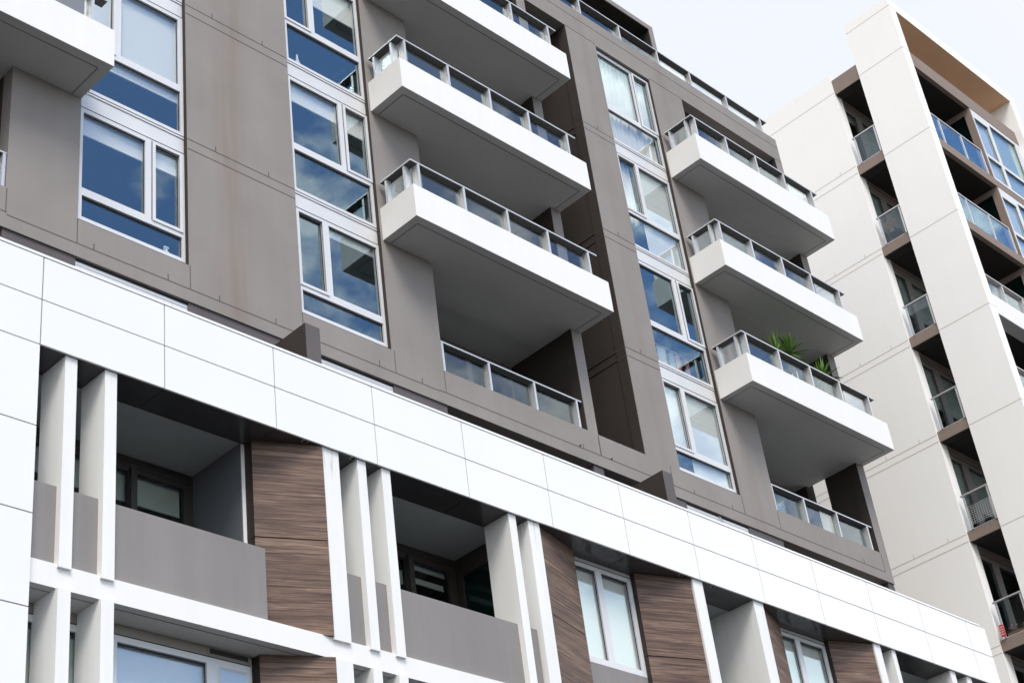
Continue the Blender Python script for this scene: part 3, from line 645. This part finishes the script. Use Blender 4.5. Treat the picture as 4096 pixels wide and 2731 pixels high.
for z0, z1 in SL[:-1]: core.box(36.37, 42.94, .91, 2.99, z0, z1, 0)
core.build('core_wall', tow)

# ================================================================== SMALL THINGS
rnd = random.Random(4)
def yucca(c, s, n, label, tilt=0):
    root = empty('yucca_plant', c, label, 'plant', 'potted yuccas on the balcony')
    zf = c[2]
    pt = MB('pot'); pt.lathe(c, [(.13, 0), (.17, .26), (.185, .27), (.185, .31), (.15, .31), (.15, .27)]); pt.build('pot', root)
    tr = MB('bark'); top = Vector((c[0], c[1], zf+s)); tr.tube((c[0], c[1], zf+.25), top, .045, .035, 9); tr.build('trunk', root)
    lf = MB('yucca')
    for i in range(n):
        t_ = i/n; az = i*2.39996+rnd.uniform(-.2, .2); el = R(86 - 128*t_**.95) + rnd.uniform(-.1, .1); L_ = rnd.uniform(.42, .58)*(1-.12*t_)
        d = Vector((math.cos(az)*math.cos(el), math.sin(az)*math.cos(el), math.sin(el)))
        side = Vector((-math.sin(az), math.cos(az), 0)); p0 = top + Vector((0, 0, -.10*t_)); prev = None; wd = rnd.uniform(.026, .036)
        for k in range(5):
            u = k/4; p = p0 + d*L_*u + Vector((0, 0, -.12*t_*u*u*L_*2.2)); hw = wd*(.55+1.3*u if u < .3 else max(0.02, 1.15*(1-((u-.3)/.7)**1.6)))
            nrm = side.cross(d).normalized()
            cur = (p-side*hw+nrm*hw*.35, p, p+side*hw+nrm*hw*.35)
            if prev:
                lf.quad(prev[0], prev[1], cur[1], cur[0]); lf.quad(prev[1], prev[2], cur[2], cur[1])
            prev = cur
    lf.build('crown', root); return root
yucca((28.33, -.38, 19.546), 1.80, 46, 'tall green yucca whose crown rises above the balcony rail')
yucca((27.72, -.42, 19.546), 1.58, 30, 'shorter yucca left of the tall one behind the balcony rail')
yucca((29.45, -.40, 19.546), 1.50, 46, 'spiky yucca nearest the pier end of the balcony')

# wooden folding chair on the tower slit balcony
cx, cy, cz = 36.46, .02, 28.161
ch = empty('wooden_chair', (cx, cy, cz), 'brown slatted wooden chair behind a narrow glass balcony rail on the tower', 'chair')
def cb(name, mat, *boxes):
    q = MB(mat)
    for bx in boxes: q.box(*bx)
    return q.build(name, ch)
for k in range(3): cb('back_slat', 'wood', (cx-.215, cx-.20, cy-.19, cy+.19, cz+.60+.085*k, cz+.655+.085*k))
for s in (-.2, .2):
    q = MB('wood'); q.tube((cx+.12, cy+s, cz), (cx-.23, cy+s, cz+.86), .016, .016, 6); q.build('leg', ch)
    q = MB('wood'); q.tube((cx-.24, cy+s*.88, cz), (cx+.18, cy+s*.88, cz+.44), .015, .015, 6); q.build('leg', ch)
cb('seat', 'chair_seat', (cx-.2, cx+.2, cy-.19, cy+.19, cz+.42, cz+.455))
# wire mesh tied to a slit balcony rail
wm = MB('wplastic'); zf = 19.21
for k in range(13): wm.box(35.985, 35.99, -.5+.065*k, -.496+.065*k, zf+.1, zf+.58)
for k in range(9): wm.box(35.985, 35.99, -.5, .30, zf+.1+.06*k, zf+.104+.06*k)
tag(wm.build('wire_mesh'), 'white wire mesh tied across the lower half of a slit balcony on the tower', 'mesh screen')
# flower box, hanging pot, red bag on the lowest visible slit balcony
fb = empty('flower_box', (36.2, -.1, 16.261), 'planter of green leaves with small pink flowers behind a tower balcony rail', 'planter')
q = MB('pot'); q.box(36.10, 36.30, -.42, .18, 16.262, 16.38); q.build('box', fb)
q = MB('green_leaf'); r2 = random.Random(8)
for i in range(420):
    p = Vector((36.2+r2.gauss(0, .05), -.12+r2.uniform(-.3, .3), 16.38+abs(r2.gauss(0, .055)))); d = Vector((r2.gauss(0, 1), r2.gauss(0, 1), r2.gauss(.3, 1))).normalized()*.04; s_ = d.orthogonal().normalized()*.014
    q.quad(p, p+d*.5-s_, p+d, p+d*.5+s_)
q.build('foliage', fb)
for y, z in ((.06, 16.56), (-.06, 16.53), (.1, 16.5)):
    q = MB('flower'); q.lathe((36.17, y, z), [(.004, -.02), (.03, 0), (.034, .018), (.012, .03)], 8); q.tube((36.17, y, z-.14), (36.17, y, z-.018), .004, .004, 5); q.build('flower', fb)
hp = empty('flower_pot', (36.2, -.30, 16.261), 'pale terracotta pot with a dried stalk near the blade wall on a tower balcony', 'plant pot')
q = MB('pot'); q.lathe((36.2, -.30, 16.42), [(.05, -.155), (.08, 0), (.085, .09), (.07, .09)]); q.build('pot', hp)
q = MB('bark'); q.tube((36.2, -.30, 16.5), (36.18, -.22, 16.95), .006, .004, 5); q.tube((36.18, -.22, 16.95), (36.2, -.31, 17.2), .004, .003, 5)
for k in range(7): q.quad(Vector((36.19, -.30, 17.2)), Vector((36.17, -.33+.01*k, 17.14-.012*k)), Vector((36.19, -.32+.015*k, 17.08)), Vector((36.21, -.29, 17.12)))
q.build('dried_stem', hp)
q = MB('red', 'wplastic'); q.box(35.955, 35.985, .18, .29, 16.30, 16.60)
for k in range(4): q.box(35.951, 35.954, .19, .28, 16.35+.06*k, 16.362+.06*k, 1)
tag(q.build('red_sign'), 'small red notice hanging beside the flower box rail', 'notice')
# tap over the terrace door, dish on the terrace screen
q = MB('steel'); q.tube((24.83, .125, 16.29), (24.83, .03, 16.29), .012, .012, 8); q.tube((24.83, .03, 16.295), (24.85, .0, 16.22), .013, .011, 8); q.lathe((24.83, .06, 16.30), [(.02, 0), (.026, .012), (.02, .025)], 8); q.lathe((24.852, -.002, 16.19), [(.02, 0), (.02, .012)], 8)
tag(q.build('wall_spout'), 'small metal spout on the pale terrace door head', 'spout')
q = MB('black'); c0 = Vector((13.99, -.47, 15.86)); i0 = len(q.v); n = 20
for rr_, off in ((.0, .07), (.08, .065), (.13, .045), (.155, .0)):
    for k in range(n): a = 2*math.pi*k/n; q.v.append((c0.x+.02+off, c0.y+rr_*math.cos(a), c0.z+rr_*math.sin(a)))
for j in range(3):
    for k in range(n): q.f.append((i0+j*n+k, i0+j*n+(k+1) % n, i0+(j+1)*n+(k+1) % n, i0+(j+1)*n+k)); q.mi.append(0)
q.tube((13.975, -.47, 15.86), (14.06, -.47, 15.86), .02, .02, 8)
tag(q.build('wall_lamp'), 'round black fitting on the side of the dark terrace screen', 'wall light')

# things behind the window glass
def bottle(name, c, prof, mat, label, cat):
    q = MB(mat); q.lathe(c, prof, 12); o = q.build(name, None); return tag(o, label, cat)
sb = empty('spray_bottle', (11.90, .215, 17.165), 'white trigger spray bottle standing on the window sill', 'bottle')
q = MB('wplastic'); q.lathe((11.90, .215, 17.165), [(.042, 0), (.045, .02), (.045, .10), (.02, .16), (.016, .185)], 12); q.build('body', sb)
q = MB('wplastic'); q.box(11.865, 11.94, .2, .23, 17.351, 17.385); q.box(11.852, 11.866, .205, .225, 17.30, 17.38); q.build('trigger_head', sb)
bottle('sill_bottle', (14.77, .21, 22.7), [(.055, 0), (.055, .12), (.03, .2), (.018, .3), (.02, .34)], 'wplastic', 'tall white bottle on the upper window sill', 'bottle')
bottle('teal_bottle', (14.54, .21, 22.7), [(.03, 0), (.03, .16), (.014, .2), (.014, .24)], 'glass_bottle', 'slim teal bottle at the edge of the upper window sill', 'bottle')
q = MB('pink', 'wplastic'); q.lathe((15.24, .20, 23.70), [(.05, 0), (.07, .05), (.065, .10), (.03, .135)], 12); tag(q.build('toy'), 'pink toy on the upper window ledge', 'toy', 'toys on the window ledge')
q = MB('yellow', 'orange'); q.lathe((15.40, .20, 23.70), [(.07, 0), (.075, .04), (.05, .07)], 12, 1); q.lathe((15.40, .20, 23.771), [(.045, 0), (.05, .03), (.02, .065)], 12, 0); tag(q.build('toy'), 'yellow and orange toy beside the pink toy on the upper window ledge', 'toy', 'toys on the window ledge')
q = MB('wplastic')
n = 14
for k in range(n):
    a0, a1 = math.pi*k/n, math.pi*(k+1)/n
    q.tube((15.98-.1*math.cos(a0), .2, 23.70+.15*math.sin(a0)), (15.98-.1*math.cos(a1), .2, 23.70+.15*math.sin(a1)), .02, .02, 6)
tag(q.build('white_hoop'), 'white arched ornament on the ledge of the upper window', 'ornament')
# clothes airer with washing inside the right hand window strip
da = empty('clothes_airer', (24.85, .62, 19.55), 'white wire clothes airer standing behind the window', 'clothes airer')
q = MB('wplastic')
for s in (0, 1):
    y = .36+.55*s
    q.tube((24.0, y, 20.42), (25.55, y, 20.42), .008, .008, 6)
for k in range(8): q.tube((24.02+.21*k, .36, 20.42), (24.02+.21*k, .91, 20.42), .005, .005, 5)
q.build('rack', da)
for x in (24.2, 25.4):
    for s in (0, 1):
        q = MB('wplastic'); q.tube((x, .38+.5*s, 19.546), (x, .88-.5*s, 20.415), .009, .009, 6); q.build('leg', da)
def cloth(x, wd, z0, mat, label, y=.42, seed=0):
    q = MB(mat); n, mm = 8, 8; rr_ = random.Random(seed); ph_ = rr_.uniform(0, 6)
    def P(i, j):
        u, v_ = i/n, j/mm; tp = 1-.25*v_*(.6+.4*math.sin(ph_))
        return Vector((x+wd*((u-.5)*tp), y-.02+.025*math.sin(u*9+ph_)*v_+.03*v_, 20.43-(20.43-z0)*v_*(1+.06*math.sin(u*5+ph_))))
    for i in range(n):
        for j in range(mm): q.quad(P(i, j), P(i+1, j), P(i+1, j+1), P(i, j+1))
    return tag(q.build('garment'), label, 'clothing', 'washing on the airer')
cloth(24.15, .30, 19.85, 'cloth_white', 'white garment at the left end of the airer', seed=1)
cloth(24.52, .30, 19.75, 'cloth_white', 'white shirt hanging in the middle of the airer', seed=2)
cloth(24.86, .16, 19.95, 'cloth_blue', 'small blue garment between the white shirt and the pink towel', seed=3)
cloth(25.06, .15, 19.72, 'cloth_pink', 'pink striped towel hanging in the middle of the washing', seed=4)
cloth(25.36, .15, 19.70, 'cloth_pink', 'pink towel at the right end of the airer', seed=5)
# cloth hung over the corner of a high balcony
q = MB('blue_item', 'yellow'); q.box(25.93, 25.98, -.60, -.55, 25.56, 26.50, 0); q.box(25.92, 25.99, -.61, -.54, 26.501, 26.56, 1)
tag(q.build('broom'), 'blue and yellow handled broom upright in the corner of a high balcony', 'broom')
for o in bpy.data.objects:
    if '_o' in o: del o['_o']
